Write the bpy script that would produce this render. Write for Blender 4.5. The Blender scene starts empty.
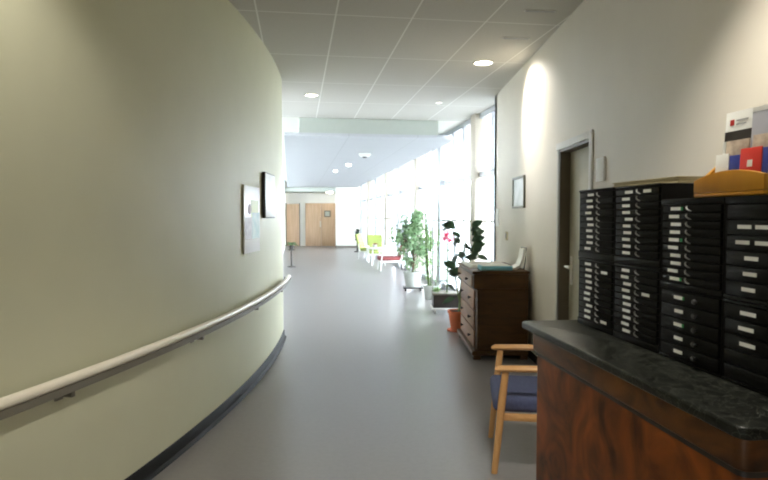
import bpy, bmesh, math, random
from mathutils import Vector, Matrix
random.seed(7)
sc = bpy.context.scene
C = sc.collection
PI = math.pi

# ------------------------------------------------------------------ materials
def lin(c):
    def f(v):
        v /= 255.0
        return v / 12.92 if v <= 0.04045 else ((v + 0.055) / 1.055) ** 2.4
    return (f(c[0]), f(c[1]), f(c[2]), 1.0)

def mat(name, col, rough=0.5, spec=0.5, metal=0.0, var=0.0, scale=8.0, bump=0.0, stretch=None, col2=None, coat=0.0):
    m = bpy.data.materials.new(name)
    m.use_nodes = True
    nt = m.node_tree
    b = nt.nodes['Principled BSDF']
    b.inputs['Roughness'].default_value = rough
    b.inputs['Specular IOR Level'].default_value = spec
    b.inputs['Metallic'].default_value = metal
    b.inputs['Coat Weight'].default_value = coat
    c = lin(col)
    tc = nt.nodes.new('ShaderNodeTexCoord')
    mp = nt.nodes.new('ShaderNodeMapping')
    nt.links.new(tc.outputs['Object'], mp.inputs['Vector'])
    if stretch:
        mp.inputs['Scale'].default_value = stretch
    nz = nt.nodes.new('ShaderNodeTexNoise')
    nz.inputs['Scale'].default_value = scale
    nz.inputs['Detail'].default_value = 5
    nt.links.new(mp.outputs['Vector'], nz.inputs['Vector'])
    mx = nt.nodes.new('ShaderNodeMix')
    mx.data_type = 'RGBA'
    if col2:
        a_, b_ = c, lin(col2)
    else:
        a_ = tuple(v * (1 - var) for v in c[:3]) + (1,)
        b_ = tuple(min(1, v * (1 + var)) for v in c[:3]) + (1,)
    mx.inputs[6].default_value = a_
    mx.inputs[7].default_value = b_
    rp = nt.nodes.new('ShaderNodeMapRange')
    rp.inputs[1].default_value = 0.3
    rp.inputs[2].default_value = 0.7
    nt.links.new(nz.outputs['Fac'], rp.inputs[0])
    nt.links.new(rp.outputs[0], mx.inputs[0])
    nt.links.new(mx.outputs[2], b.inputs['Base Color'])
    if bump:
        bp = nt.nodes.new('ShaderNodeBump')
        bp.inputs['Strength'].default_value = bump
        bp.inputs['Distance'].default_value = 0.01
        nt.links.new(nz.outputs['Fac'], bp.inputs['Height'])
        nt.links.new(bp.outputs['Normal'], b.inputs['Normal'])
    return m

def emit(name, col, s):
    m = bpy.data.materials.new(name)
    m.use_nodes = True
    b = m.node_tree.nodes['Principled BSDF']
    b.inputs['Base Color'].default_value = lin(col)
    b.inputs['Emission Color'].default_value = lin(col)
    b.inputs['Emission Strength'].default_value = s
    return m

def glass_mat(name, tint):
    m = bpy.data.materials.new(name)
    m.use_nodes = True
    nt = m.node_tree
    nt.nodes.remove(nt.nodes['Principled BSDF'])
    o = nt.nodes['Material Output']
    t = nt.nodes.new('ShaderNodeBsdfTransparent')
    t.inputs['Color'].default_value = tint
    g = nt.nodes.new('ShaderNodeBsdfGlossy')
    g.inputs['Roughness'].default_value = 0.03
    mx = nt.nodes.new('ShaderNodeMixShader')
    mx.inputs[0].default_value = 0.05
    nt.links.new(t.outputs[0], mx.inputs[1])
    nt.links.new(g.outputs[0], mx.inputs[2])
    nt.links.new(mx.outputs[0], o.inputs['Surface'])
    return m

def ceiling_mat(name, col, line, rot, tw, tl):
    m = mat(name, col, rough=0.8, spec=0.2, var=0.03, scale=60)
    nt = m.node_tree
    b = nt.nodes['Principled BSDF']
    src = b.inputs['Base Color'].links[0].from_socket
    tc = nt.nodes.new('ShaderNodeTexCoord')
    mp = nt.nodes.new('ShaderNodeMapping')
    mp.inputs['Rotation'].default_value = (0, 0, rot)
    mp.inputs['Location'].default_value = (0.32, 0.1, 0)
    nt.links.new(tc.outputs['Object'], mp.inputs['Vector'])
    br = nt.nodes.new('ShaderNodeTexBrick')
    br.offset = 0.0
    br.inputs['Scale'].default_value = 1.0
    br.inputs['Brick Width'].default_value = tw
    br.inputs['Row Height'].default_value = tl
    br.inputs['Mortar Size'].default_value = 0.008
    br.inputs['Mortar Smooth'].default_value = 0.2
    nt.links.new(mp.outputs['Vector'], br.inputs['Vector'])
    mx = nt.nodes.new('ShaderNodeMix')
    mx.data_type = 'RGBA'
    nt.links.new(br.outputs['Fac'], mx.inputs[0])
    nt.links.new(src, mx.inputs[6])
    mx.inputs[7].default_value = lin(line)
    nt.links.new(mx.outputs[2], b.inputs['Base Color'])
    return m

def marble_mat():
    m = mat('dark_marble', (12, 13, 11), rough=0.3, spec=0.15, scale=16, col2=(32, 34, 29))
    nt = m.node_tree
    b = nt.nodes['Principled BSDF']
    src = b.inputs['Base Color'].links[0].from_socket
    nz = [n for n in nt.nodes if n.type == 'TEX_NOISE'][0]
    nz.inputs['Distortion'].default_value = 1.2
    vo = nt.nodes.new('ShaderNodeTexVoronoi')
    vo.feature = 'DISTANCE_TO_EDGE'
    vo.inputs['Scale'].default_value = 22
    mp = nz.inputs['Vector'].links[0].from_socket
    ad = nt.nodes.new('ShaderNodeMix')
    ad.data_type = 'RGBA'
    ad.inputs[0].default_value = 0.12
    nt.links.new(mp, ad.inputs[6])
    nt.links.new(nz.outputs['Color'], ad.inputs[7])
    nt.links.new(ad.outputs[2], vo.inputs['Vector'])
    rp = nt.nodes.new('ShaderNodeMapRange')
    rp.inputs[1].default_value = 0.0
    rp.inputs[2].default_value = 0.05
    rp.inputs[3].default_value = 0.45
    rp.inputs[4].default_value = 0.0
    nt.links.new(vo.outputs[0], rp.inputs[0])
    mx = nt.nodes.new('ShaderNodeMix')
    mx.data_type = 'RGBA'
    nt.links.new(rp.outputs[0], mx.inputs[0])
    nt.links.new(src, mx.inputs[6])
    mx.inputs[7].default_value = lin((84, 86, 78))
    nt.links.new(mx.outputs[2], b.inputs['Base Color'])
    return m

def burl_mat(name, a, b2, sc_=3.0, stretch=(1, 1, 0.45), rough=0.3):
    m = mat(name, a, rough=rough, spec=0.2, scale=sc_, col2=b2, stretch=stretch)
    nz = [n for n in m.node_tree.nodes if n.type == 'TEX_NOISE'][0]
    nz.inputs['Distortion'].default_value = 1.6
    nz.inputs['Detail'].default_value = 8
    return m

M = {}
M['wall_l'] = mat('wall_paint_sage', (209, 209, 182), rough=0.5, spec=0.16, var=0.02, scale=3, bump=0.02)
M['wall_r'] = mat('wall_paint_cream', (212, 205, 190), rough=0.5, spec=0.25, var=0.02, scale=3, bump=0.02)
M['wall_w'] = mat('wall_paint_white', (236, 234, 226), rough=0.6, spec=0.3, var=0.02, scale=3)
M['floor'] = mat('floor_vinyl', (128, 125, 124), rough=0.3, spec=1.0, var=0.05, scale=30)
M['ceil'] = ceiling_mat('ceiling_tiles', (205, 203, 197), (240, 240, 236), math.radians(-8.2), 0.645, 1.29)
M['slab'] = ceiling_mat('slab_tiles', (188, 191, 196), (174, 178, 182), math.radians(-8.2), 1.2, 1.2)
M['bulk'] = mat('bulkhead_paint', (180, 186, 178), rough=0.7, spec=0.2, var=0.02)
M['black_base'] = mat('baseboard_rubber', (30, 30, 29), rough=0.6, spec=0.12, var=0.1)
M['frame_w'] = mat('window_frame_white', (186, 189, 194), rough=0.45, var=0.02)
M['pillar'] = mat('pillar_paint', (178, 170, 156), rough=0.6, var=0.02)
M['glass'] = glass_mat('window_glass', (0.93, 0.97, 1.0, 1))
M['ground'] = mat('outside_paving', (190, 190, 186), rough=0.9, var=0.08, scale=2)
M['jamb'] = mat('door_jamb_brown', (84, 74, 56), rough=0.5, var=0.08)
M['leaf'] = mat('door_leaf_olive', (172, 166, 142), rough=0.5, var=0.03)
M['trim'] = mat('door_trim_grey', (208, 206, 198), rough=0.5, var=0.02)
M['alu'] = mat('brushed_aluminium', (222, 220, 210), rough=0.4, metal=0.15, var=0.05)
M['oak'] = mat('oak_door_veneer', (218, 188, 158), rough=0.5, scale=5, stretch=(3, 3, 0.3), col2=(202, 170, 138))
M['rail'] = mat('rail_cream', (242, 236, 220), rough=0.35, var=0.02)
M['bracket'] = mat('bracket_grey', (120, 116, 104), rough=0.5, var=0.05)
M['black'] = mat('black_plastic', (9, 9, 8), rough=0.5, spec=0.12, var=0.15, scale=40)
M['black2'] = mat('black_plastic_drawer', (8, 8, 7), rough=0.55, spec=0.12, var=0.15, scale=40)
M['card'] = mat('label_paper', (226, 226, 220), rough=0.7, var=0.03)
M['green'] = mat('green_sticker', (30, 130, 70), rough=0.6, var=0.05)
M['pull'] = mat('pull_highlight_grey', (120, 120, 116), rough=0.3, spec=0.6, var=0.05)  # highlight on the black pulls, put into their colour as grey
M['pull_d'] = mat('knob_dark', (66, 66, 66), rough=0.35, var=0.1)
M['marble'] = marble_mat()
M['burl'] = burl_mat('walnut_burl', (46, 21, 5), (132, 68, 18), 5.5, (1, 1, .8), .45)
M['burl2'] = burl_mat('walnut_frieze', (44, 26, 9), (104, 62, 24), 5.0, (1, 0.6, 1.5), .4)
M['inlay'] = mat('ebony_inlay', (20, 12, 8), rough=0.4, var=0.1)
M['chest'] = burl_mat('dark_oak', (56, 38, 20), (84, 58, 30), 4.0, (0.6, 0.6, 3.0), 0.4)
M['chest_front'] = burl_mat('oak_drawer_front', (112, 82, 58), (140, 106, 78), 4.0, (1, 0.5, 3.0), 0.35)
M['beech'] = mat('beech_wood', (206, 158, 102), rough=0.4, scale=10, stretch=(1, 1, 0.4), col2=(188, 140, 88))
M['blue'] = mat('blue_upholstery', (76, 82, 110), rough=0.85, spec=0.2, var=0.12, scale=60, bump=0.15)
M['paper'] = mat('white_paper', (238, 238, 232), rough=0.7, var=0.02)
M['turq'] = mat('turquoise_card', (130, 204, 224), rough=0.6, var=0.05)
M['dark'] = mat('dark_frame', (44, 40, 36), rough=0.4, var=0.1)
M['pine'] = mat('honey_pine', (184, 130, 36), rough=0.4, spec=0.25, scale=8, stretch=(1, 0.3, 2), col2=(160, 106, 24))
M['red'] = mat('red_leaflet', (206, 52, 40), rough=0.5, var=0.05)
M['bluep'] = mat('blue_leaflet', (50, 62, 140), rough=0.5, var=0.08)
M['greyp'] = mat('grey_leaflet', (176, 176, 184), rough=0.5, var=0.04)
M['photo'] = mat('leaflet_photo', (206, 190, 168), rough=0.5, scale=30, col2=(150, 128, 112))
M['band'] = mat('dark_band', (58, 52, 48), rough=0.5, var=0.1)
M['tan'] = mat('tan_cardboard', (178, 164, 128), rough=0.8, var=0.06)
M['grey_text'] = mat('grey_print', (170, 170, 172), rough=0.7, var=0.03)
M['leaf_g'] = mat('leaf_green', (108, 140, 98), rough=0.5, scale=6, col2=(142, 168, 130))
M['leaf_p'] = mat('leaf_pale', (118, 156, 92), rough=0.5, scale=6, col2=(150, 182, 120))
M['leaf_d'] = mat('leaf_dark', (44, 68, 50), rough=0.3, scale=6, col2=(66, 92, 64))
M['stem'] = mat('stem_brown', (86, 70, 48), rough=0.8, var=0.15)
M['stem_g'] = mat('stem_green', (88, 110, 60), rough=0.7, var=0.15)
M['terra'] = mat('terracotta', (176, 92, 58), rough=0.8, var=0.08)
M['potg'] = mat('pot_grey', (186, 190, 184), rough=0.5, var=0.05)
M['soil'] = mat('soil', (50, 38, 28), rough=0.95, var=0.3, scale=40)
M['pink'] = mat('pink_petals', (226, 96, 132), rough=0.6, var=0.15, scale=20)
M['lime'] = mat('lime_upholstery', (146, 158, 84), rough=0.8, var=0.06)
M['redup'] = mat('wine_upholstery', (128, 62, 62), rough=0.8, var=0.1)
M['white'] = mat('white_lacquer', (236, 236, 232), rough=0.35, var=0.02)
M['poster'] = mat('glossy_poster', (240, 240, 236), rough=0.3, spec=0.6, var=0.02)
M['lamp'] = emit('downlight_glow', (255, 244, 222), 14)
M['lamp2'] = emit('spot_glow', (255, 250, 240), 6)
M['pict'] = mat('picture_print', (206, 210, 204), rough=0.3, scale=5, col2=(170, 178, 170))
M['pframe'] = mat('picture_frame_olive', (112, 112, 96), rough=0.4, var=0.05)
M['teal'] = mat('poster_teal', (150, 186, 180), rough=0.5, scale=12, col2=(190, 208, 196))
M['ylw'] = mat('poster_yellow_green', (206, 216, 160), rough=0.5, var=0.05)
M['skin'] = mat('poster_brown', (112, 78, 62), rough=0.5, var=0.1)
M['pgrey'] = mat('poster_grey', (150, 140, 140), rough=0.5, scale=20, col2=(186, 180, 176))
M['sign'] = mat('sign_beige', (202, 194, 172), rough=0.5, var=0.03)

def leafy(m, f):
    nt = m.node_tree
    b = nt.nodes['Principled BSDF']; o = nt.nodes['Material Output']
    t = nt.nodes.new('ShaderNodeBsdfTranslucent')
    nt.links.new(b.inputs['Base Color'].links[0].from_socket, t.inputs['Color'])
    mx = nt.nodes.new('ShaderNodeMixShader'); mx.inputs[0].default_value = f
    nt.links.new(b.outputs[0], mx.inputs[1]); nt.links.new(t.outputs[0], mx.inputs[2])
    nt.links.new(mx.outputs[0], o.inputs['Surface'])
leafy(M['leaf_g'], .4); leafy(M['leaf_p'], .45); leafy(M['leaf_d'], .22); leafy(M['pink'], .4)

# ------------------------------------------------------------------ mesh builder
class MB:
    def __init__(s): s.bm = bmesh.new()
    def box(s, a, b, bev=0.0, mtx=None, seg=2):
        t = bmesh.new()
        bmesh.ops.create_cube(t, size=1)
        for v in t.verts:
            v.co = Vector([a[i] + (v.co[i] + .5) * (b[i] - a[i]) for i in range(3)])
        if bev:
            bmesh.ops.bevel(t, geom=t.edges[:], offset=bev, segments=seg, profile=.5, affect='EDGES')
        s._add(t, mtx); return s
    def _add(s, t, mtx=None):
        if mtx is not None: t.transform(mtx)
        me = bpy.data.meshes.new('tmp'); t.to_mesh(me); t.free()
        s.bm.from_mesh(me); bpy.data.meshes.remove(me)
    def lathe(s, prof, n=24, c=(0, 0, 0), mtx=None):
        t = bmesh.new(); rings = []
        for r, z in prof:
            rings.append([t.verts.new((c[0] + r * math.cos(2 * PI * i / n), c[1] + r * math.sin(2 * PI * i / n), c[2] + z)) for i in range(n)])
        for p, q in zip(rings, rings[1:]):
            for i in range(n):
                t.faces.new((p[i], p[(i + 1) % n], q[(i + 1) % n], q[i]))
        t.faces.new(rings[0][::-1]); t.faces.new(rings[-1])
        s._add(t, mtx); return s
    def tube(s, pts, r, n=10, ry=None, closed_ends=True):
        t = bmesh.new(); pts = [Vector(p) for p in pts]; rings = []
        rr = r if isinstance(r, (list, tuple)) else [r] * len(pts)
        up = Vector((0, 0, 1))
        for i, p in enumerate(pts):
            d = (pts[min(i + 1, len(pts) - 1)] - pts[max(i - 1, 0)]).normalized()
            ref = up if abs(d.dot(up)) < .95 else Vector((0, 1, 0))
            x = d.cross(ref).normalized(); y = x.cross(d).normalized()
            k = 1.0 if ry is None else ry
            rings.append([t.verts.new(p + x * rr[i] * math.cos(2 * PI * j / n) + y * rr[i] * k * math.sin(2 * PI * j / n)) for j in range(n)])
        for p, q in zip(rings, rings[1:]):
            for i in range(n):
                t.faces.new((p[i], p[(i + 1) % n], q[(i + 1) % n], q[i]))
        t.faces.new(rings[0][::-1]); t.faces.new(rings[-1])
        bmesh.ops.recalc_face_normals(t, faces=t.faces[:])
        s._add(t); return s
    def prism(s, poly, z0, z1, bev=0.0):
        t = bmesh.new()
        lo = [t.verts.new((x, y, z0)) for x, y in poly]; hi = [t.verts.new((x, y, z1)) for x, y in poly]
        t.faces.new(lo[::-1]); t.faces.new(hi)
        n = len(poly)
        for i in range(n): t.faces.new((lo[i], lo[(i + 1) % n], hi[(i + 1) % n], hi[i]))
        bmesh.ops.recalc_face_normals(t, faces=t.faces[:])
        if bev:
            ed = [e for e in t.edges if abs(e.verts[0].co.z - e.verts[1].co.z) < 1e-6]
            bmesh.ops.bevel(t, geom=ed, offset=bev, segments=3, profile=.5, affect='EDGES')
        s._add(t); return s
    def sweep(s, path, prof):
        # path: list of (x, y, nx, ny); prof: closed list of (offset along n, z)
        t = bmesh.new(); rings = []
        for x, y, nx, ny in path:
            rings.append([t.verts.new((x + nx * o, y + ny * o, z)) for o, z in prof])
        n = len(prof)
        for p, q in zip(rings, rings[1:]):
            for i in range(n): t.faces.new((p[i], p[(i + 1) % n], q[(i + 1) % n], q[i]))
        t.faces.new(rings[0][::-1]); t.faces.new(rings[-1])
        bmesh.ops.recalc_face_normals(t, faces=t.faces[:])
        s._add(t); return s
    def leafblade(s, base, dirn, length, width, droop=0.3, fold=0.12, roll=0.0):
        t = s.bm
        d = Vector(dirn).normalized()
        side = d.cross(Vector((0, 0, 1)))
        if side.length < .05: side = Vector((1, 0, 0))
        side.normalize(); up = side.cross(d).normalized()
        if roll:
            R_ = Matrix.Rotation(roll, 3, d); side = R_ @ side; up = R_ @ up
        prof = [(0, .05), (.25, .8), (.5, 1), (.75, .72), (1, .04)]
        prev = None
        for u, w in prof:
            c = Vector(base) + d * length * u - Vector((0, 0, 1)) * droop * length * u * u
            a = t.verts.new(c + side * width * .5 * w + up * fold * width * w)
            m_ = t.verts.new(c); b = t.verts.new(c - side * width * .5 * w + up * fold * width * w)
            if prev:
                t.faces.new((prev[0], prev[1], m_, a)); t.faces.new((prev[1], prev[2], b, m_))
            prev = (a, m_, b)
        return s
    def build(s, name, m, parent=None, loc=None, rot=None, smooth=True):
        me = bpy.data.meshes.new(name)
        s.bm.to_mesh(me); s.bm.free()
        for mm in (m if isinstance(m, (list, tuple)) else [m]): me.materials.append(mm)
        if smooth:
            for p in me.polygons: p.use_smooth = True
            me.set_sharp_from_angle(angle=math.radians(35))
        o = bpy.data.objects.new(name, me); C.objects.link(o)
        if parent: o.parent = parent
        if loc: o.location = loc
        if rot: o.rotation_euler = rot
        return o

def inst(src, parent=None, loc=None, rot=None):
    o = src.copy(); C.objects.link(o)
    if parent: o.parent = parent
    if loc is not None: o.location = loc
    if rot is not None: o.rotation_euler = rot
    return o

def tag(o, label=None, cat=None, group=None, kind=None):
    if label: o['label'] = label
    if cat: o['category'] = cat
    if group: o['group'] = group
    if kind: o['kind'] = kind
    return o

def thing(name, label, cat, loc=(0, 0, 0), rz=0.0, group=None):
    o = bpy.data.objects.new(name, None); C.objects.link(o)
    o.empty_display_size = .1
    o.location = loc; o.rotation_euler = (0, 0, rz)
    return tag(o, label, cat, group)

def struct(o): o['kind'] = 'structure'; return o

def struct_empty(name, loc=(0, 0, 0), rz=0.0):
    o = bpy.data.objects.new(name, None); C.objects.link(o)
    o.location = loc; o.rotation_euler = (0, 0, rz); o['kind'] = 'structure'; return o

# ------------------------------------------------------------------ setting
H = 3.17          # ceiling of the near corridor
SB = 2.86         # underside of the dropped ceiling
RX = 1.55         # right wall plane
CX, CY, CR = -16.265, 5.8, 15.1   # circle of the curved wall

def curve(y):
    return CX + math.sqrt(CR * CR - (y - CY) ** 2)
def curve_path(y0, y1, n):
    out = []
    for i in range(n + 1):
        y = y0 + (y1 - y0) * i / n; x = curve(y)
        out.append((x, y, (x - CX) / CR, (y - CY) / CR))
    return out
def winx(y): return 1.63 - 0.145 * (y - 9)
TH = math.atan(0.145)

struct(MB().box((-7, -4, -.1), (4, 32, 0)).build('floor', M['floor'], smooth=False))
struct(MB().prism([(-7, -4), (4, -4), (4, 10.95), (1.0, 10.6), (-1.5, 10.24), (-7, 9.45)], H, H + .1).build('ceiling', M['ceil'], smooth=False))
struct(MB().prism([(-7, 9.45), (-1.5, 10.24), (1.0, 10.6), (4, 10.95), (4, 32), (-7, 32)], H + .001, H + .1).build('ceiling_rear', M['wall_w'], smooth=False))

# dropped ceiling slab with a rounded corner by the windows
sl = [(-1.68, 10.165), (.96, 10.55)]
for i in range(1, 9):
    a = PI / 2 * i / 8
    sl.append((.96 + .29 * math.sin(a), 10.55 + .4 * (1 - math.cos(a)) + .04 * i / 8))
sl += [(winx(28.4) - .1, 28.4), (-4.58, 28.4)]
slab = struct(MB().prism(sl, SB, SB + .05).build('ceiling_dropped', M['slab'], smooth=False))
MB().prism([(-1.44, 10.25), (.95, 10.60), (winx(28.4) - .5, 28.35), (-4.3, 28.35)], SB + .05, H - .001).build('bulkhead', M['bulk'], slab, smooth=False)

# curved wall
wp = curve_path(-3.9, 7.42, 60)
lastx, lasty, lnx, lny = wp[-1]
wl = MB().sweep(wp, [(0, 0), (0, H), (-.2, H), (-.2, 0)])
struct(wl.build('wall_left', M['wall_l']))
struct(MB().prism([(lastx - .2, lasty - .02), (lastx - .001, lasty), (lastx - .012, lasty + .05), (lastx - .06, lasty + .09), (lastx - .5, 8.2),
                   (-4.9, 29.9), (-5.1, 29.9), (-2.1, 8.2)], 0, 2.2).build('wall_left_far', M['wall_w'], smooth=False))
struct(curve_bb := MB().sweep(curve_path(-3.9, 7.42, 60), [(0.001, 0), (0.001, .085), (.008, .09), (.014, .08), (.018, .02), (.04, .001)]).build('baseboard_left', M['black_base']))

# clerestory strip over the far left wall
far = struct_empty('window_clerestory')
def along(p, q, t): return (p[0] + (q[0] - p[0]) * t, p[1] + (q[1] - p[1]) * t)
LA, LB = (lastx - .5, 8.2), (-4.9, 29.9)
nseg = 7
LB = along(LA, LB, 20.1 / 21.7)
fr = MB()
for i in range(nseg + 1):
    x, y = along(LA, LB, i / nseg)
    fr.box((x - .1, y - .05, 2.2), (x, y + .05, H))
fr.build('frame', M['frame_w'], far)
for i in range(nseg):
    p, q = along(LA, LB, i / nseg), along(LA, LB, (i + 1) / nseg)
    MB().prism([(p[0] - .06, p[1] + .05), (q[0] - .06, q[1] - .05), (q[0] - .05, q[1] - .05), (p[0] - .05, p[1] + .05)], 2.2, H).build('pane', M['glass'], far, smooth=False)
struct(MB().prism([(LB[0], LB[1] + .05), (-4.9, 29.9), (-5.1, 29.9), (LB[0] - .2, LB[1] + .05)], 2.2, H).build('wall_left_end', M['wall_w'], smooth=False))
struct(MB().prism([(lastx - .2, lasty - .02), (lastx - .001, lasty), (lastx - .012, lasty + .05), (lastx - .06, lasty + .09), (lastx - .5, 8.2), (-2.1, 8.2)], 2.2, H).build('wall_left_return', M['wall_w'], smooth=False))

# straight right wall with the door opening
DY0, DY1, DZ = 4.52, 5.32, 2.08
wr = MB()
wr.box((RX, -3.9, 0), (RX + .2, DY0, H)); wr.box((RX, DY1, 0), (RX + .2, 8.45, H)); wr.box((RX, DY0, DZ), (RX + .2, DY1, H))
struct(wr.build('wall_right', M['wall_r'], smooth=False))
struct(MB().box((RX - .012, DY1 + .07, 0), (RX - .0005, 8.45, .08), .003).box((RX - .012, -3.9, 0), (RX - .0005, DY0 - .07, .08), .003).build('baseboard_right', M['black_base']))
struct(MB().box((-4.2, -4, 0), (1.75, -3.85, H)).build('wall_back', M['wall_r'], smooth=False))

# door in the right wall
d1 = struct_empty('door_1', (RX, DY0, 0))
W = DY1 - DY0
MB().box((.09, .02, .005), (.13, W - .02, DZ - .02), .003).build('door_leaf', M['leaf'], d1)
MB().box((.001, 0, 0), (.19, .02, DZ)).box((.001, W - .02, 0), (.19, W - .001, DZ)).box((.001, .02, DZ - .02), (.19, W - .02, DZ)).box((-.002, W - .02, 0), (.001, W + .012, DZ + .02)).build('door_jamb', M['jamb'], d1, smooth=False)
MB().box((-.016, -.06, 0), (-.001, .002, DZ + .06), .004).box((-.016, .002, DZ + .002), (-.001, W + .06, DZ + .06), .004).box((-.010, W + .012, 0), (-.001, W + .05, DZ + .002), .003).build('door_trim', M['trim'], d1)
hp = MB().box((.078, W - .125, .90), (.09, W - .075, 1.15), .005).build('handle_plate', M['alu'], d1)
MB().tube([(.085, W - .10, 1.06), (.03, W - .10, 1.06)], .010).tube([(.03, W - .10, 1.06), (.028, W - .15, 1.06), (.03, W - .22, 1.055)], .0105).build('door_lever', M['alu'], hp)

# glazed wall: bays between pillars
ys = [8.5, 10.0, 12.4, 14.9, 17.4, 19.9, 22.4, 24.9, 27.4, 29.2]
nw = 0
for i, y in enumerate(ys):
    x = winx(y)
    w = .1 if i in (0, len(ys) - 1) else .13
    p = MB().box((-.02, -w, 0), (.2, w, H), .012).build('pillar', M['pillar'] if i % 2 else M['frame_w'], None, (x, y, 0), (0, 0, TH))
    struct(p)
    if i == len(ys) - 1: break
    y2 = ys[i + 1]; w2 = .1 if i + 1 == len(ys) - 1 else .13
    L = (y2 - y) / math.cos(TH)
    nw += 1
    r = struct_empty('window_%d' % nw, (x, y, 0), TH)
    a, b = w, L - w2
    f = MB()
    f.box((.06, a, 0), (.13, b, .12), .004); f.box((.06, a, H - .08), (.13, b, H), .004)
    f.box((.06, a, 2.14), (.13, b, 2.22), .004)
    f.build('frame', M['frame_w'], r)
    nm = 1 if L < 2 else 2
    for k in range(1, nm + 1):
        c = a + (b - a) * k / (nm + 1)
        MB().box((.055, c - .03, .12), (.135, c + .03, H - .08), .004).build('mullion', M['frame_w'], r)
    MB().box((.04, a, 1.40), (.062, b, 1.43), .004).build('guard_rail', M['alu'], r)
    MB().box((.092, a, .12), (.098, b, H - .08)).build('pane', M['glass'], r, smooth=False)
struct(MB().box((RX, 8.3, 0), (winx(8.5) + .2, 8.45, H)).build('wall_return', M['wall_r'], smooth=False))
struct(MB().box((-60, -40, -.3), (80, 90, -.12)).build('ground', M['ground'], smooth=False))

# far end: recessed doors and a white projecting wall
struct(MB().box((-5.4, 30.0, 0), (-2.25, 30.2, H)).build('wall_end', M['wall_w'], smooth=False))
struct(MB().box((-2.3, 28.5, 0), (-1.0, 30.2, H)).build('wall_end_white', M['wall_w'], smooth=False))
struct(MB().box((-5.2, 28.5, 2.66), (-2.3, 30.0, 2.86)).build('ceiling_recess', M['bulk'], smooth=False))
struct(MB().box((-2.3, 28.48, 0), (-1.1, 28.499, .1)).build('baseboard_end', M['bracket'], smooth=False))
d2 = struct_empty('door_2', (-4.85, 29.995, 0))
MB().box((0, -.05, 0), (.62, -.005, 2.1), .004).build('door_leaf', M['oak'], d2)
MB().box((-.05, -.06, 0), (0, -.002, 2.14)).box((.62, -.06, 0), (.66, -.002, 2.14)).build('door_jamb', M['bracket'], d2, smooth=False)
d3 = struct_empty('door_3', (-3.88, 29.995, 0))
MB().box((0, -.05, 0), (.74, -.005, 2.1), .004).build('door_leaf', M['oak'], d3)
l2 = MB().box((.75, -.05, 0), (1.5, -.005, 2.1), .004).build('door_leaf', M['oak'], d3)
MB().box((-.04, -.06, 0), (0, -.002, 2.14)).box((1.5, -.06, 0), (1.54, -.002, 2.14)).box((0, -.06, 2.1), (1.5, -.002, 2.14)).build('door_jamb', M['oak'], d3, smooth=False)
MB().box((.68, -.065, .95), (.73, -.05, 1.25), .004).build('handle_plate', M['alu'], d3)
MB().box((.90, -.06, 1.45), (1.22, -.05, 1.77), .01).build('porthole_frame', M['bracket'], l2)
MB().box((.95, -.063, 1.50), (1.17, -.06, 1.72), .001).build('porthole_pane', M['pict'], l2)

# ------------------------------------------------------------------ ceiling fittings
def downlight(x, y, z, r, label, power, m=None, aim=None, size=1.9, blend=.55):
    t = thing('downlight', label, 'ceiling light', (x, y, z), 0, 'recessed ceiling downlights')
    MB().lathe([(r * .80, -.001), (r, -.001), (r * 1.02, -.006), (r * .98, -.012), (r * .84, -.010), (r * .80, -.004)], 32).build('rim', M['white'], t)
    MB().lathe([(r * .82, -.0065), (r * .82, -.003)], 32).build('lamp', m or M['lamp'], t)
    if power:
        l = bpy.data.lights.new('downlight_lamp', 'SPOT')
        l.energy = power; l.spot_size = size; l.spot_blend = blend; l.shadow_soft_size = r * .5
        l.color = (1.0, .94, .84)
        lo = bpy.data.objects.new('downlight_lamp', l); C.objects.link(lo)
        lo.parent = t; lo.location = (0, 0, -.03)
        if aim: lo.rotation_euler = Vector(aim).to_track_quat('-Z', 'Y').to_euler()
    return t
downlight(1.08, 6.6, H, .115, 'round lit downlight in ceiling above the dark chest of drawers', 190, size=1.55, aim=(.60, -.38, -.70), blend=1.0)
downlight(-1.0, 8.35, H, .10, 'round lit downlight in ceiling past the end of the curved wall', 60)
downlight(.81, 8.9, H, .05, 'tiny lit ceiling spot close to the windows', 10, M['lamp2'])
downlight(-1.12, 2.0, H, .115, 'round downlight in ceiling over the handrail', 54, size=2.1)
downlight(.85, 2.0, H, .115, 'round downlight in ceiling over the marble topped counter', 175, size=2.0)
downlight(-.9, -1.8, H, .115, 'unseen round fill downlight added behind the viewpoint', 290)  # fill lamp out of view, added to brighten the near walls and ceiling

for (x, y, lab) in ((1.27, 4.95, 'slim slot air vent in ceiling tile nearest the viewpoint'), (1.24, 5.7, 'slim slot air vent in ceiling tile nearer the lit downlight')):
    t = thing('ceiling_vent', lab, 'air vent', (x, y, H), math.radians(4), 'slot vents in the ceiling')
    MB().box((-.13, -.018, -.008), (.13, .018, -.0005), .003).build('frame', M['white'], t)
    for k in (-1, 1):
        MB().box((-.12, k * .008 - .003, -.010), (.12, k * .008 + .003, -.0082)).build('slat', M['greyp'], t)

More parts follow.
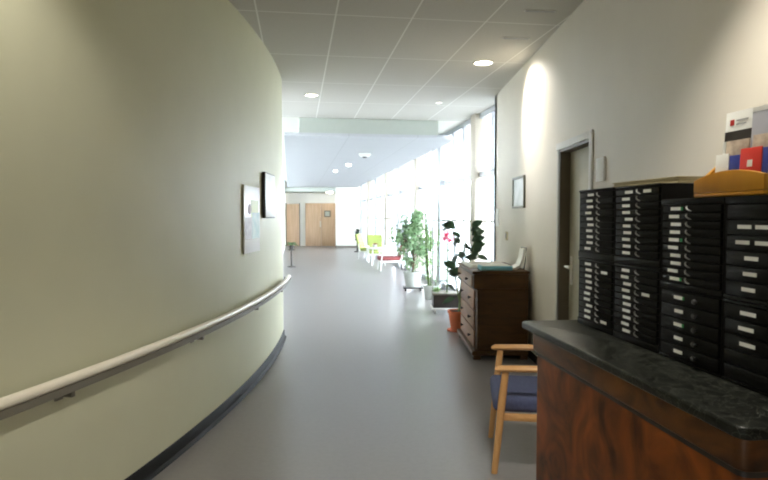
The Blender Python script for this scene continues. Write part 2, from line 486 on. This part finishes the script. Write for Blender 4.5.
t = thing('smoke_detector', 'white round smoke detector with dark centre under the dropped ceiling', 'smoke detector', (-.42, 13.1, SB))
MB().lathe([(.13, -.001), (.14, -.03), (.10, -.07), (.06, -.075)], 24).build('housing', M['white'], t)
MB().lathe([(.05, -.075), (.045, -.10)], 16).build('sensor', M['dark'], t)
for (x, y, r, lab) in ((-.93, 15.8, .07, 'small white ceiling lamp just beyond the smoke detector'), (-1.45, 18.0, .06, 'small white ceiling lamp farther along the dropped ceiling')):
    t = thing('ceiling_lamp', lab, 'ceiling light', (x, y, SB), 0, 'lamps under the dropped ceiling')
    MB().lathe([(r, -.001), (r, -.03), (r * .8, -.05), (r * .3, -.06)], 24).build('shade', M['lamp2'], t)
t = thing('ceiling_lamp', 'small lit lamp in the recess above the oak double doors', 'ceiling light', (-2.62, 29.0, 2.66))
MB().lathe([(.16, -.001), (.16, -.03), (.12, -.06), (.05, -.07)], 24).build('shade', M['lamp'], t)

# ------------------------------------------------------------------ handrail
hr = thing('handrail', 'cream handrail following the curved wall', 'handrail', (curve(2.0), 2.0, .792))
hx, hy, hz = hr.location
def rel(path): return [(x - hx, y - hy, nx, ny) for x, y, nx, ny in path]
prof = []
for i in range(14):
    a = 2 * PI * i / 14
    prof.append((.082 + .022 * math.cos(a), -.024 + .024 * math.sin(a)))
MB().sweep(rel(curve_path(-3.0, 7.25, 60)), prof).build('rail', M['rail'], hr)
MB().sweep(rel(curve_path(-3.0, 7.25, 60)), [(.050, -.0465), (.100, -.0465), (.098, -.080), (.054, -.084)]).build('under_rail', M['bracket'], hr)
for k in range(9):
    y = -2.3 + 1.25 * k
    x = curve(y); nx, ny = (x - CX) / CR, (y - CY) / CR
    an = math.atan2(ny, nx)
    MB().box((.002, -.025, -.13), (.012, .025, -.07), .004).box((.005, -.012, -.11), (.085, .012, -.088), .004).box((.065, -.012, -.11), (.085, .012, -.081), .003).build('bracket', M['bracket'], hr, (x - hx, y - hy, 0), (0, 0, an))

# ------------------------------------------------------------------ things on the curved wall
def on_curve(y, z):
    x = curve(y); nx, ny = (x - CX) / CR, (y - CY) / CR
    return (x + nx * .001, y + ny * .001, z), math.atan2(ny, nx)
p, a = on_curve(5.28, 1.47)
t = thing('wall_poster', 'tall pale poster with a figure on it, hung on the curved wall', 'poster', (p[0] + .004, p[1], p[2]), a)
w, h = .27, .29
MB().box((0, -w, -h), (.012, w, h), .003).build('board', M['poster'], t)
MB().box((.0125, -w + .03, -.17), (.014, w - .03, .02)).build('lower_print', M['pgrey'], t)
MB().box((.0128, -.02, -.17), (.0145, w - .02, .06)).build('teal_print', M['teal'], t)
MB().box((.0125, -.05, .02), (.0143, w - .06, .17)).build('green_print', M['ylw'], t)
MB().lathe([(.002, -.03), (.05, -.01), (.055, .03), (.03, .06), (.002, .065)], 14, (.0, 0, 0), Matrix.Translation((.014, -.10, .07)) @ Matrix.Diagonal((.08, 1, 1, 1))).build('figure_head', M['skin'], t)
p, a = on_curve(5.98, 1.70)
t = thing('wall_frame', 'white glazed notice frame on the curved wall beside the poster', 'notice frame', (p[0] + .004, p[1], p[2]), a)
MB().box((0, -.27, -.22), (.03, .27, .22), .004).build('case', M['dark'], t)
MB().box((.0305, -.26, -.21), (.034, .26, .21), .001).build('sheet', M['poster'], t)

# ------------------------------------------------------------------ things on the right wall
t = thing('picture', 'small framed picture on the wall above the dark chest', 'picture', (RX - .001, 6.88, 1.77))
MB().box((-.022, -.29, -.18), (0, .29, -.155), .003).box((-.022, -.29, .155), (0, .29, .18), .003).box((-.022, -.29, -.155), (0, -.265, .155), .003).box((-.022, .265, -.155), (0, .29, .155), .003).build('frame', M['pframe'], t)
MB().box((-.010, -.265, -.155), (-.001, .265, .155)).build('print', M['pict'], t)
t = thing('wall_switch', 'small beige switch plate on the wall beyond the framed picture', 'switch', (RX - .001, 7.55, 1.25))
MB().box((-.012, -.06, -.055), (0, .06, .055), .004).build('plate', M['tan'], t)
MB().box((-.018, -.03, -.03), (-.012, .03, .03), .003).build('rocker', M['bracket'], t)
t = thing('wall_notice', 'white paper notice at the wall end near the windows', 'notice', (RX - .001, 8.2, 1.5))
MB().box((-.004, -.12, -.14), (0, .12, .10), .001).build('sheet', M['paper'], t)
t = thing('wall_intercom', 'white wall box above the drawer units beside the door', 'intercom', (RX - .001, 4.28, 1.83))
MB().box((-.018, -.075, -.085), (0, .075, .085), .005).build('housing', M['white'], t)
MB().box((-.020, -.05, -.06), (-.0181, .05, .06), .001).build('cover', M['paper'], t)

# ------------------------------------------------------------------ marble topped counter
CT = math.atan(0.131)                      # the counter stands slightly askew
CO = Vector((.757, 1.25, 0)); CL = 1.325; CD = .56
def cw(b, a, z=0):
    return (CO.x + b * math.cos(CT) - a * math.sin(CT), CO.y + b * math.sin(CT) + a * math.cos(CT), z)
ct = thing('counter', 'walnut burl commode with a dark marble top', 'counter', cw(0, 0), CT)
TZ = 1.05
def rc(x0, y0, x1, y1, r, n=6):
    pts = []
    for (cx, cy, a0) in ((x0 + r, y0 + r, PI), (x1 - r, y0 + r, 1.5 * PI), (x1 - r, y1 - r, 0), (x0 + r, y1 - r, .5 * PI)):
        for i in range(n + 1):
            a = a0 + PI / 2 * i / n
            pts.append((cx + r * math.cos(a), cy + r * math.sin(a)))
    return pts
MB().prism(rc(0, 0, CD, CL, .03), TZ - .028, TZ, .007).build('marble_top', M['marble'], ct)
MB().prism(rc(.035, .04, CD - .02, CL - .035, .035), .932, TZ - .0285, .01).build('frieze', M['burl2'], ct)
MB().prism(rc(.044, .05, CD - .02, CL - .045, .03), .918, .9318).build('inlay_strip', M['inlay'], ct)
MB().prism(rc(.052, .058, CD - .02, CL - .052, .02), .09, .9178).build('body', M['burl'], ct)
MB().prism(rc(.035, .04, CD - .02, CL - .035, .03), 0, .0898, .008).build('plinth', M['burl2'], ct)
# ------------------------------------------------------------------ drawer units
UW, UD = .292, .34
def drawer_mesh(w, h):
    me = MB().box((-.012, 0.004, .001), (0, w - .004, h - .0015), .002).box((0, .01, .002), (.02, w - .01, h - .003))
    return me
protos = {}
def proto(key, fn):
    if key not in protos: protos[key] = fn()
    return protos[key]
def pull_mesh():
    return MB().tube([(-.013, .012, .008), (-.019, .007, .003), (-.020, .001, -.002), (-.017, -.005, -.006), (-.013, -.009, -.008)], [.0016, .0026, .003, .0026, .0016], 8)
def knob_mesh():
    return MB().lathe([(.002, 0), (.004, .006), (.008, .010), (.007, .015), (.002, .017)], 14, (0, 0, 0), Matrix.Translation((-.012, 0, 0)) @ Matrix.Rotation(-PI / 2, 4, 'Y'))
def card_mesh(w, h):
    return MB().box((-.0135, -w / 2, -h / 2), (-.0121, w / 2, h / 2))

def drawer_unit(a0, z, h, n, top, bot, label, cardpos, pull, spec):
    """a0: local position of the unit's near side along the counter; drawer rows counted from the top"""
    t = thing('drawer_unit', label, 'drawer unit', cw(BX, a0, z), CT, 'black drawer units on the counter')
    MB().box((.004, 0, 0), (UD, .006, h - .002), .002).box((.004, UW - .006, 0), (UD, UW, h - .002), .002).box((.0, 0, h - top + .001), (UD, UW, h - .001), .003).box((.0, 0, .0005), (UD, UW, bot - .001), .003).box((.022, .006, bot - .001), (UD, UW - .006, h - top + .001)).build('casing', M['black'], t)
    rh = (h - top - bot) / n
    for k in range(n):
        zz = h - top - (k + 1) * rh
        key = ('d', round(rh, 4))
        if key not in protos:
            d = drawer_mesh(UW - .014, rh).build('drawer', M['black2'], t, (.012, .007, zz)); protos[key] = d
        else:
            d = inst(protos[key], t, (.012, .007, zz))
        def part(key, fn, name, m, loc):
            if key not in protos:
                o = fn().build(name, m, d, loc); protos[key] = o
            else:
                o = inst(protos[key], d, loc); o.data.materials
            return o
        cards = cardpos(k)
        chh = min(.0102, rh * .5)
        for (u, w) in cards:
            part(('c', w, round(chh, 4)), lambda: card_mesh(w, chh), 'label_card', M['card'], (0, UW - .007 - u, rh * .52))
        if spec and k in spec:
            u, w = spec[k]
            part(('g', w), lambda: card_mesh(w, chh), 'green_sticker', M['green'], (0, UW - .007 - u, rh * .52))
        if pull == 'tab':
            part('tab', pull_mesh, 'finger_pull', M['pull'], (0, UW - .007 - PULLU[0], rh * .5))
        elif pull == 'knob':
            part('knob', knob_mesh, 'knob', M['pull_d'], (0, UW - .007 - .19, rh * .5))
    return t
PULLU = [.175]
BX = .225
rnd = random.Random(3)
def simple(u, w, jit, extra={}):
    js = [rnd.uniform(-jit, jit) for _ in range(12)]
    def f(k):
        c = [(u + js[k], w)]
        if k in extra: c.append((extra[k], .045))
        return c
    return f
A = [CL - .045 - .29 - .297 * i for i in range(4)]
A = [0.962, 0.667, 0.372, 0.077]
drawer_unit(A[0], TZ, .279, 10, .012, .027, 'lower ten-drawer black unit at the door end of the marble counter', simple(.098, .05, .012, {1: .225, 9: .225}), 'tab', None)
drawer_unit(A[0], TZ + .279, .279, 10, .012, .027, 'upper ten-drawer black unit at the door end of the marble counter', simple(.098, .05, .014), 'tab', None)
PULLU[0] = .165
drawer_unit(A[1], TZ, .279, 10, .012, .027, 'lower ten-drawer black unit in the second stack from the door', simple(.09, .05, .010, {3: .215}), 'tab', None)
drawer_unit(A[1], TZ + .279, .279, 10, .012, .027, 'upper ten-drawer black unit in the second stack from the door', simple(.09, .05, .012, {0: .215}), 'tab', None)
PULLU[0] = .145
drawer_unit(A[2], TZ, .225, 5, .006, .010, 'black five-drawer unit with small dark knobs on marble', simple(.098, .042, .006), 'knob', {0: (.124, .008), 2: (.124, .008)})
drawer_unit(A[2], TZ + .225, .279, 10, .020, .018, 'black ten-drawer unit with green stickers under the leaflet holder', simple(.075, .05, .008), 'tab', {0: (.108, .010), 4: (.108, .010), 9: (.108, .010)})
def big(k):
    if k == 0: return []
    if k in (1, 2): return [(.078 - .006 * (k - 1), .05), (.142, .05)]
    return [(.105 - .004 * (k % 3), .048)]
drawer_unit(A[3], TZ, .225, 5, .010, .010, 'lower deep-drawer black unit at the near end of the counter', lambda k: [(.098 - .006 * (k % 2), .055)] if k < 3 else [], None, None)
drawer_unit(A[3], TZ + .225, .279, 6, .022, .012, 'upper deep-drawer black unit with paired labels at the counter near end', big, None, None)

t = thing('cardboard_folder', 'flat tan cardboard folder lying on top of the black drawer units', 'folder', cw(BX + .12, .76, TZ + .558), CT)
MB().box((0, 0, .001), (.18, .44, .013), .003).box((.004, .004, .013), (.178, .436, .024), .002).build('body', M['tan'], t)
MB().box((-.001, .0, .024), (.18, .44, .028), .001).build('cover', M['tan'], t)

# ------------------------------------------------------------------ leaflet holder
LZ = TZ + .225 + .279
lh = thing('leaflet_holder', 'honey coloured wooden leaflet holder on the drawer units', 'leaflet holder', cw(BX + .0, .228, LZ), CT)
LW = .275
MB().box((.0, 0, .001), (.16, LW, .012), .003).build('tray', M['pine'], lh)
arc = [(0, 0), (LW, 0)] + [(LW * (1 - k / 12), .028 + .030 * math.sin(PI * (.06 + .84 * k / 12)) ** .8) for k in range(13)]
MB().prism(arc, 0, .012, .002).build('front_panel', M['pine'], lh, (0, 0, .0125), (PI / 2, 0, PI / 2))
for y in (0, LW - .012):
    MB().prism([(.0125, .012), (.16, .012), (.16, .13), (.10, .12), (.0125, .044)], 0, .012).build('side_panel', M['pine'], lh, (0, y + .012, 0), (PI / 2, 0, 0))
MB().box((.145, .012, .012), (.157, LW - .012, .15), .003).build('back_panel', M['pine'], lh)

def leaflet(name, label, cat, b, a, w, h, z, lean, m, group='leaflets in the wooden holder', extra=None):
    t = thing(name, label, cat, cw(BX + b, .228 + a, LZ + z), CT, group)
    r = (0, lean, 0)
    MB().box((0, 0, 0), (.003, w, h), .0006).build('cover', m, t, None, r)
    for (nm, y0, y1, z0, z1, mm) in (extra or []):
        MB().box((-.0008, y0, z0), (-.0001, y1, z1)).build(nm, mm, t, None, r)
    return t
LN = math.radians(3)
leaflet('leaflet', 'tall white leaflet with a small red square emblem', 'leaflet', .034, .099, .102, .222, .0135, LN, M['paper'], extra=[('emblem', .068, .084, .184, .200, M['red']), ('print_line', .015, .060, .194, .198, M['grey_text']), ('print_line', .022, .060, .184, .187, M['grey_text']), ('dark_band', 0.0, .102, .140, .168, M['band'])])
leaflet('leaflet', 'tall pale grey leaflet behind the others at the holder back', 'leaflet', .032, .014, .083, .220, .0135, LN, M['greyp'], extra=[('white_border', 0, .083, .208, .220, M['paper'])])
leaflet('leaflet', 'leaflet with brown and cream photographs standing beside the dark band', 'leaflet', .024, .092, .100, .140, .0135, LN, M['photo'], extra=[('white_edge', .088, .1, 0, .140, M['paper'])])
leaflet('leaflet', 'leaflet with pale photograph standing behind the red one', 'leaflet', .024, .014, .066, .145, .0135, LN, M['photo'])
leaflet('leaflet', 'plain white leaflet in the front row beyond the blue one', 'leaflet', .0155, .156, .052, .105, .0135, LN, M['paper'])
leaflet('leaflet', 'blue leaflet between the white and the red one', 'leaflet', .0165, .110, .044, .098, .0135, LN, M['bluep'])
leaflet('leaflet', 'bright red leaflet with a small pale flower shape', 'leaflet', .0145, .034, .076, .112, .0135, LN, M['red'], extra=[('flower', .030, .048, .062, .080, M['paper'])])
leaflet('leaflet', 'blue leaflet nearest the holder end beside the red one', 'leaflet', .0165, .013, .020, .108, .0135, LN, M['bluep'])

# ------------------------------------------------------------------ armchair
ac = thing('armchair', 'beech armchair with a blue padded seat tucked behind the counter', 'armchair', (1.015, 3.68, 0), math.radians(-8))
# local: faces -x, width along y
for s in (-1, 1):
    MB().tube([(-.335, s * .285, .0), (-.315, s * .287, .2), (-.295, s * .287, .42), (-.275, s * .287, .60)], [.017, .020, .022, .020], 12, .8).build('leg', M['beech'], ac)
    MB().tube([(.30, s * .25, 0), (.25, s * .26, .25), (.24, s * .26, .45), (.28, s * .26, .62), (.34, s * .25, .86)], [.016, .02, .022, .02, .017], 12, .8).build('leg', M['beech'], ac)
    MB().tube([(-.335, s * .287, .612), (-.31, s * .287, .618), (-.1, s * .29, .622), (.15, s * .28, .618), (.27, s * .265, .61)], [.014, .028, .030, .028, .018], 12, .68).build('armrest', M['beech'], ac)
    MB().box((-.29, s * .268 - .012, .31), (.25, s * .268 + .012, .352), .005).build('side_rail', M['beech'], ac)
MB().box((-.30, -.26, .31), (-.275, .26, .35), .005).build('front_rail', M['beech'], ac)
MB().box((-.345, -.262, .352), (.24, .262, .445), .034, None, 4).build('seat', M['blue'], ac)
MB().box((-.02, -.235, -.16), (.03, .235, .16), .02, None, 3).build('backrest', M['blue'], ac, (.285, 0, .70), (0, math.radians(14), 0))
MB().tube([(.335, -.25, .85), (.345, -.1, .865), (.345, .1, .865), (.335, .25, .85)], .016, 10).build('top_rail', M['beech'], ac)

# ------------------------------------------------------------------ chest of drawers
X0, X1, Y0, Y1 = .93, 1.50, 6.18, 7.42
ch = thing('chest_of_drawers', 'dark wooden chest of drawers against the wall', 'chest of drawers', (X0, Y0, 0))
w, d = X1 - X0, Y1 - Y0
MB().box((.03, .02, .10), (w, d - .02, .735), .004).box((.008, .012, .735), (w, d - .012, .745)).build('carcass', M['chest'], ch)
MB().box((-.005, 0, .745), (w, d, .90), .012).build('frieze', M['chest'], ch)
MB().box((-.02, -.012, .9005), (w + .01, d + .012, .93), .010).build('top', M['chest'], ch)
MB().box((-.02, -.01, .05), (w, d + .01, .0995), .012).box((.0, .02, 0), (.08, .10, .05), .006).box((.0, d - .10, 0), (.08, d - .02, .05), .006).box((w - .08, .02, 0), (w, .10, .05), .006).box((w - .08, d - .10, 0), (w, d - .02, .05), .006).build('plinth', M['chest'], ch)
for k, (z0, z1) in enumerate(((.115, .30), (.315, .50), (.515, .72))):
    dr = MB().box((.012, .09, z0), (.0295, d - .09, z1), .005).build('drawer', M['chest_front'], ch)
    for yy in (.32, d - .32):
        MB().lathe([(.006, 0), (.008, .012), (.017, .020), (.015, .030), (.004, .034)], 14, (0, 0, 0), Matrix.Translation((.012, yy, (z0 + z1) / 2)) @ Matrix.Rotation(-PI / 2, 4, 'Y')).build('knob', M['dark'], dr)
dr = MB().box((-.018, .05, .76), (-.0055, d - .05, .885), .005).build('drawer', M['chest_front'], ch)
for yy in (.32, d - .32):
    MB().lathe([(.006, 0), (.008, .012), (.017, .020), (.015, .030), (.004, .034)], 14, (0, 0, 0), Matrix.Translation((-.018, yy, .82)) @ Matrix.Rotation(-PI / 2, 4, 'Y')).build('knob', M['dark'], dr)
for y in (.022, d - .022):
    s = -1 if y < .5 else 1
    MB().box((.032, y - .02, .11), (.062, y + .02, .73), .008).build('corner_post', M['chest'], ch)
CZ = .931
t = thing('table_cloth', 'white cloth lying along the top of the dark chest', 'cloth', (1.2, 6.95, CZ))
MB().box((-.26, -.40, 0), (.22, .42, .010), .004).box((-.22, -.3, .010), (.1, .25, .022), .005).build('cloth', M['paper'], t)
t = thing('tray', 'turquoise flat box on the near end of the dark chest', 'box', (1.17, 6.30, CZ))
MB().box((-.16, -.07, .001), (.17, .16, .045), .006).build('body', M['turq'], t)
MB().box((-.14, -.06, .0455), (.15, .15, .052), .003).build('cover', M['paper'], t)
t = thing('stationery_stand', 'white curved stand with dark edging on the chest against the wall', 'stand', (1.43, 6.42, CZ))
MB().prism([(-.10, .0), (-.03, 0), (.02, .03), (.045, .12), (.055, .22), (.045, .22), (.03, .12), (.0, .05), (-.05, .02), (-.10, .012)], 0, .20).build('paper_sheet', M['paper'], t, (0, .10, .001), (PI / 2, 0, 0))
MB().tube([(.045, -.11, .002), (.062, -.11, .12), (.070, -.11, .232), (.070, .11, .232), (.062, .11, .12), (.045, .11, .002)], .006, 8).build('wire_frame', M['dark'], t)

# ------------------------------------------------------------------ plants
def pot(t, r0, r1, h, m, z=0.0):
    MB().lathe([(r0, z), (r1, z + h - .03), (r1 * 1.08, z + h - .03), (r1 * 1.08, z + h), (r1 * .95, z + h), (r1 * .92, z + h - .025)], 28).build('pot', m, t)
    MB().lathe([(r1 * .9, z + h - .03), (r1 * .9, z + h - .02)], 20).build('soil', M['soil'], t)

# weeping fig
R = random.Random(11)
t = thing('potted_fig', 'tall leafy green fig tree in a pale pot by the windows', 'potted plant', (.58, 12.05, 0))
MB().box((-.20, -.20, .055), (.20, .20, .08), .01).build('trolley_board', M['dark'], t)
for sx in (-1, 1):
    for sy in (-1, 1):
        MB().lathe([(.027, -.015), (.03, 0), (.027, .015)], 14, (0, 0, 0), Matrix.Translation((sx * .15, sy * .15, .03)) @ Matrix.Rotation(PI / 2, 4, 'Y')).build('wheel', M['black'], t)
pot(t, .14, .18, .30, M['potg'], .081)
tr = MB(); fo = MB()
tr.tube([(0, 0, .35), (.02, 0, .6), (-.01, .02, .9), (.02, .01, 1.25), (.05, 0, 1.6)], [.022, .02, .018, .014, .008], 8)
for k in range(44):
    z0 = R.uniform(.42, 1.45); an = R.uniform(0, 2 * PI)
    L = R.uniform(.20, .38) * (1.15 - .45 * abs(z0 - .8))
    end = Vector((math.cos(an) * L, math.sin(an) * L, z0 + R.uniform(.05, .35)))
    st = Vector((0, 0, z0)); mid = (st + end) / 2 + Vector((0, 0, .06))
    tr.tube([st, mid, end], [.007, .005, .003], 6)
    for q in range(30):
        u = R.uniform(.3, 1.15); pnt = st.lerp(end, u) + Vector((R.uniform(-.07, .07), R.uniform(-.07, .07), R.uniform(-.08, .05)))
        fo.leafblade(pnt, (R.uniform(-1, 1), R.uniform(-1, 1), R.uniform(-.6, .4)), R.uniform(.065, .11), R.uniform(.035, .05), .4, .1, R.uniform(-1.5, 1.5))
tr.build('trunk', M['stem'], t); fo.build('foliage', M['leaf_g'], t)

# slender pale plant behind the planter
t = thing('potted_bamboo', 'slender pale green cane plant standing beside the fig tree', 'potted plant', (.86, 10.75, 0))
pot(t, .12, .15, .26, M['potg'])
tr = MB(); fo = MB()
for k in range(9):
    bx, by = R.uniform(-.07, .07), R.uniform(-.07, .07)
    tx, ty, tz = bx * 1.8 + R.uniform(-.06, .06), by * 1.8, R.uniform(1.2, 1.75)
    tr.tube([(bx, by, .23), ((bx + tx) / 2, (by + ty) / 2, tz * .5), (tx, ty, tz)], [.009, .008, .005], 7)
    for q in range(30):
        u = R.uniform(.1, 1); p = Vector((bx + (tx - bx) * u, by + (ty - by) * u, .23 + (tz - .23) * u))
        an = R.uniform(0, 2 * PI)
        fo.leafblade(p, (math.cos(an), math.sin(an), .5), R.uniform(.10, .19), .03, .6, .1)
tr.build('cane', M['stem_g'], t); fo.build('foliage', M['leaf_p'], t)

# low planter with a wire trellis
pl = thing('planter_trolley', 'low dark planter on castors with a thin wire trellis', 'planter', (1.04, 9.35, 0))
MB().box((-.28, -.17, .07), (.30, .17, .29), .012).build('trough', M['dark'], pl)
MB().box((-.31, -.20, .06), (.33, .20, .085), .01).build('base_tray', M['white'], pl)
MB().box((-.29, -.18, .285), (.31, .18, .31), .008).box((-.26, -.15, .30), (.28, .15, .312)).build('rim', M['bracket'], pl)
for sx in (-1, 1):
    for sy in (-1, 1):
        MB().lathe([(.024, -.012), (.03, 0), (.024, .012)], 14, (0, 0, 0), Matrix.Translation((sx * .25, sy * .14, .03)) @ Matrix.Rotation(PI / 2, 4, 'Y')).box((sx * .25 - .01, sy * .14 - .01, .045), (sx * .25 + .01, sy * .14 + .01, .062)).build('castor', M['alu'], pl)
g = MB()
g.tube([(-.27, .12, .25), (-.27, .12, 1.42), (.31, .12, 1.42), (.31, .12, .25)], .008, 8)
for xx in (-.08, .11): g.tube([(xx, .12, .25), (xx, .12, 1.42)], .005, 6)
for zz in (.7, 1.06): g.tube([(-.27, .12, zz), (.31, .12, zz)], .005, 6)
g.build('trellis', M['bracket'], pl)

t = thing('flowering_plant', 'pink flowering plant growing in the trellis planter', 'potted plant', (.98, 9.30, .313))
tr = MB(); fo = MB(); pe = MB()
tr.tube([(0, 0, 0), (.01, 0, .4), (0, -.01, .86)], [.012, .010, .007], 8)
for k in range(22):
    z0 = R.uniform(.02, .75); an = R.uniform(0, 2 * PI)
    fo.leafblade((.005, 0, z0), (math.cos(an), math.sin(an) * .5, R.uniform(.2, .9)), R.uniform(.14, .22), R.uniform(.05, .07), .5)
for c in ((-.03, -.03, .86), (.05, -.02, .83), (.0, -.02, .92)):
    for k in range(7):
        an = 2 * PI * k / 7
        pe.leafblade(c, (math.cos(an), math.sin(an) * .4 - .3, .3 + math.sin(an) * .7), .10, .07, .1)
tr.build('stem', M['stem_g'], t); fo.build('foliage', M['leaf_d'], t); pe.build('blossom', M['pink'], t)
t = thing('trailing_plant', 'small pale leaved plant at the low planter front edge', 'potted plant', (.81, 9.27, .313))
fo = MB()
for k in range(40):
    an = R.uniform(0, 2 * PI)
    fo.leafblade((R.uniform(-.03, .03), R.uniform(-.05, .03), R.uniform(0, .05)), (math.cos(an) * .7, math.sin(an), R.uniform(.2, 1)), R.uniform(.05, .085), .04, .05)
fo.build('foliage', M['leaf_p'], t)

# rubber plant in terracotta behind the chest
t = thing('rubber_plant', 'dark leaved rubber plant in a terracotta pot behind the chest', 'potted plant', (.98, 7.80, 0))
pot(t, .10, .14, .27, M['terra'])
MB().lathe([(.13, 0.0), (.15, .004), (.155, .02), (.14, .02), (.13, .008)], 24).build('saucer', M['terra'], t)
tr = MB(); fo = MB()
tr.tube([(0, 0, .24), (.02, 0, .6), (.05, .0, .95), (.10, .0, 1.25)], [.014, .012, .010, .007], 8)
tr.tube([(.0, 0, .4), (-.05, 0, .75), (-.06, 0, 1.1), (-.07, 0, 1.32)], [.011, .009, .008, .006], 8)
tr.tube([(.02, 0, .5), (.14, 0, .85), (.20, 0, 1.2), (.2, 0, 1.38)], [.011, .009, .008, .006], 8)
tips = [(-.17, 0, 1.37), (-.02, -.05, 1.36), (.21, -.03, 1.37), (.26, .02, 1.28), (.25, -.04, 1.20), (.27, .0, 1.12), (.24, .05, 1.05), (.12, -.08, 1.10),
        (-.06, -.06, .92), (-.10, -.05, .74), (-.06, -.09, .66), (.03, -.1, 1.0), (-.05, -.03, 1.12), (.0, .1, 1.22), (.16, .1, .95), (-.1, .08, .55), (.1, -.1, .8), (-.12, -.02, .85)]
for k, p in enumerate(tips):
    p = Vector(p)
    sx = 0.0 if abs(p.x) < .05 else (-.06 if p.x < 0 else (.20 if p.z > .9 else .1))
    b = Vector((sx * .8, 0, p.z - .03))
    dd = (p - b); dd.z += .03
    if dd.length < .05: dd = Vector((.1, -.1, .02))
    fo.leafblade(b, dd, .21, .11, .22, .06, R.choice((-1, 1)) * R.uniform(.7, 1.3))
    q_ = b + Vector((R.uniform(-.12, .12), R.uniform(-.1, .1), R.uniform(-.1, .05)))
    fo.leafblade(q_, (R.uniform(-1, 1), R.uniform(-.6, .3), R.uniform(-.3, .5)), .17, .085, .3, .06, R.choice((-1, 1)) * R.uniform(.5, 1.3))
tr.build('stem', M['stem_g'], t); fo.build('foliage', M['leaf_d'], t)

# small plant on a stand by the end of the curved wall
t = thing('stand_plant', 'small green plant on a slim dark stand past the curved wall', 'potted plant', (-2.72, 17.6, 0))
MB().lathe([(.13, 0), (.12, .02), (.03, .04), (.025, .48), (.10, .50), (.10, .52)], 20).build('stand', M['dark'], t)
pot(t, .06, .08, .11, M['dark'], .521)
fo = MB()
for k in range(40):
    an = R.uniform(0, 2 * PI)
    fo.leafblade((0, 0, .63), (math.cos(an), math.sin(an), R.uniform(.3, 1.6)), R.uniform(.2, .34), .08, .5)
fo.build('foliage', M['leaf_g'], t)

# tall stand with a dark plant at the far end of the windows
t = thing('stand_plant', 'dark red plant on a tall slim stand at the far window end', 'potted plant', (-1.10, 25.0, 0))
MB().lathe([(.15, 0), (.14, .03), (.05, .06), (.045, .46), (.13, .50), (.13, .53)], 20).build('stand', M['dark'], t)
pot(t, .09, .12, .18, M['redup'], .531)
fo = MB()
for k in range(60):
    an = R.uniform(0, 2 * PI)
    fo.leafblade((0, 0, .68 + R.uniform(0, .2)), (math.cos(an), math.sin(an), R.uniform(.3, 2.4)), R.uniform(.14, .30), .06, .4)
fo.build('foliage', M['leaf_d'], t)

# ------------------------------------------------------------------ seating by the windows
def lounge(label, loc, rz, um, name='lounge_chair'):
    t = thing(name, label, 'lounge chair', loc, rz, 'lounge chairs by the windows')
    for s in (-1, 1):
        MB().tube([(-.30, s * .29, 0), (-.27, s * .29, .30), (-.24, s * .29, .52)], .018, 8).build('leg', M['white'], t)
        MB().tube([(.34, s * .27, 0), (.28, s * .27, .30), (.30, s * .27, .52)], .018, 8).build('leg', M['white'], t)
        MB().box((-.30, s * .29 - .03, .515), (.30, s * .29 + .03, .54), .01).build('armrest', M['white'], t)
    MB().box((-.30, -.27, .24), (.29, .27, .285), .01).build('seat_frame', M['white'], t)
    MB().box((-.32, -.26, .286), (.25, .26, .39), .03, None, 3).build('seat', um, t)
    MB().box((-.045, -.25, 0), (.045, .25, .56), .03, None, 3).build('backrest', um, t, (.28, 0, .33), (0, math.radians(16), 0))
    return t
lounge('white framed lounge chair with wine red cushions before the fig tree', (.16, 16.5, 0), TH, M['redup'])
lounge('lime green chair turned sideways, farther off than the one at the table', (-.50, 20.95, 0), math.radians(160), M['lime'])
lounge('lime green chair facing the viewer right behind the white table', (-.25, 19.55, 0), math.radians(98), M['lime'])
t = thing('coffee_table', 'round white table between the lounge chairs', 'table', (-.17, 18.3, 0))
MB().lathe([(.36, .50), (.38, .51), (.38, .525), (.36, .535)], 32).build('tabletop', M['white'], t)
for k in range(4):
    a = PI / 4 + k * PI / 2
    MB().tube([(.28 * math.cos(a), .28 * math.sin(a), 0), (.24 * math.cos(a), .24 * math.sin(a), .505)], .018, 8).build('leg', M['white'], t)
t = thing('table_plant', 'tiny red plant in a pot on the round white table', 'potted plant', (-.28, 18.25, .5355))
pot(t, .05, .065, .10, M['potg'])
fo = MB()
for k in range(26):
    an = R.uniform(0, 2 * PI)
    fo.leafblade((0, 0, .08), (math.cos(an), math.sin(an), R.uniform(.4, 2)), R.uniform(.12, .22), .05, .5)
fo.build('foliage', M['redup'], t)

# ------------------------------------------------------------------ world, camera
w = bpy.data.worlds.new('World'); sc.world = w; w.use_nodes = True
nt = w.node_tree
bg = nt.nodes['Background']
bg.inputs['Color'].default_value = (.93, .96, 1.0, 1)
bg.inputs['Strength'].default_value = 27.0

cam = bpy.data.cameras.new('camera'); co = bpy.data.objects.new('camera', cam); C.objects.link(co)
cam.sensor_width = 36; cam.lens = 28.125; cam.clip_start = .02; cam.clip_end = 300
co.location = (0, 0, 1.5); co.rotation_euler = (PI / 2 - math.atan(24 / 600), 0, 0)
sc.camera = co

vs = sc.view_settings
vs.view_transform = 'Standard'; vs.look = 'None'; vs.gamma = 1; vs.exposure = 0.0; vs.use_curve_mapping = False
sc.cycles.filter_width = 2.0
sc.cycles.diffuse_bounces = 6
sc.cycles.max_bounces = 12
sc.cycles.sample_clamp_indirect = 6
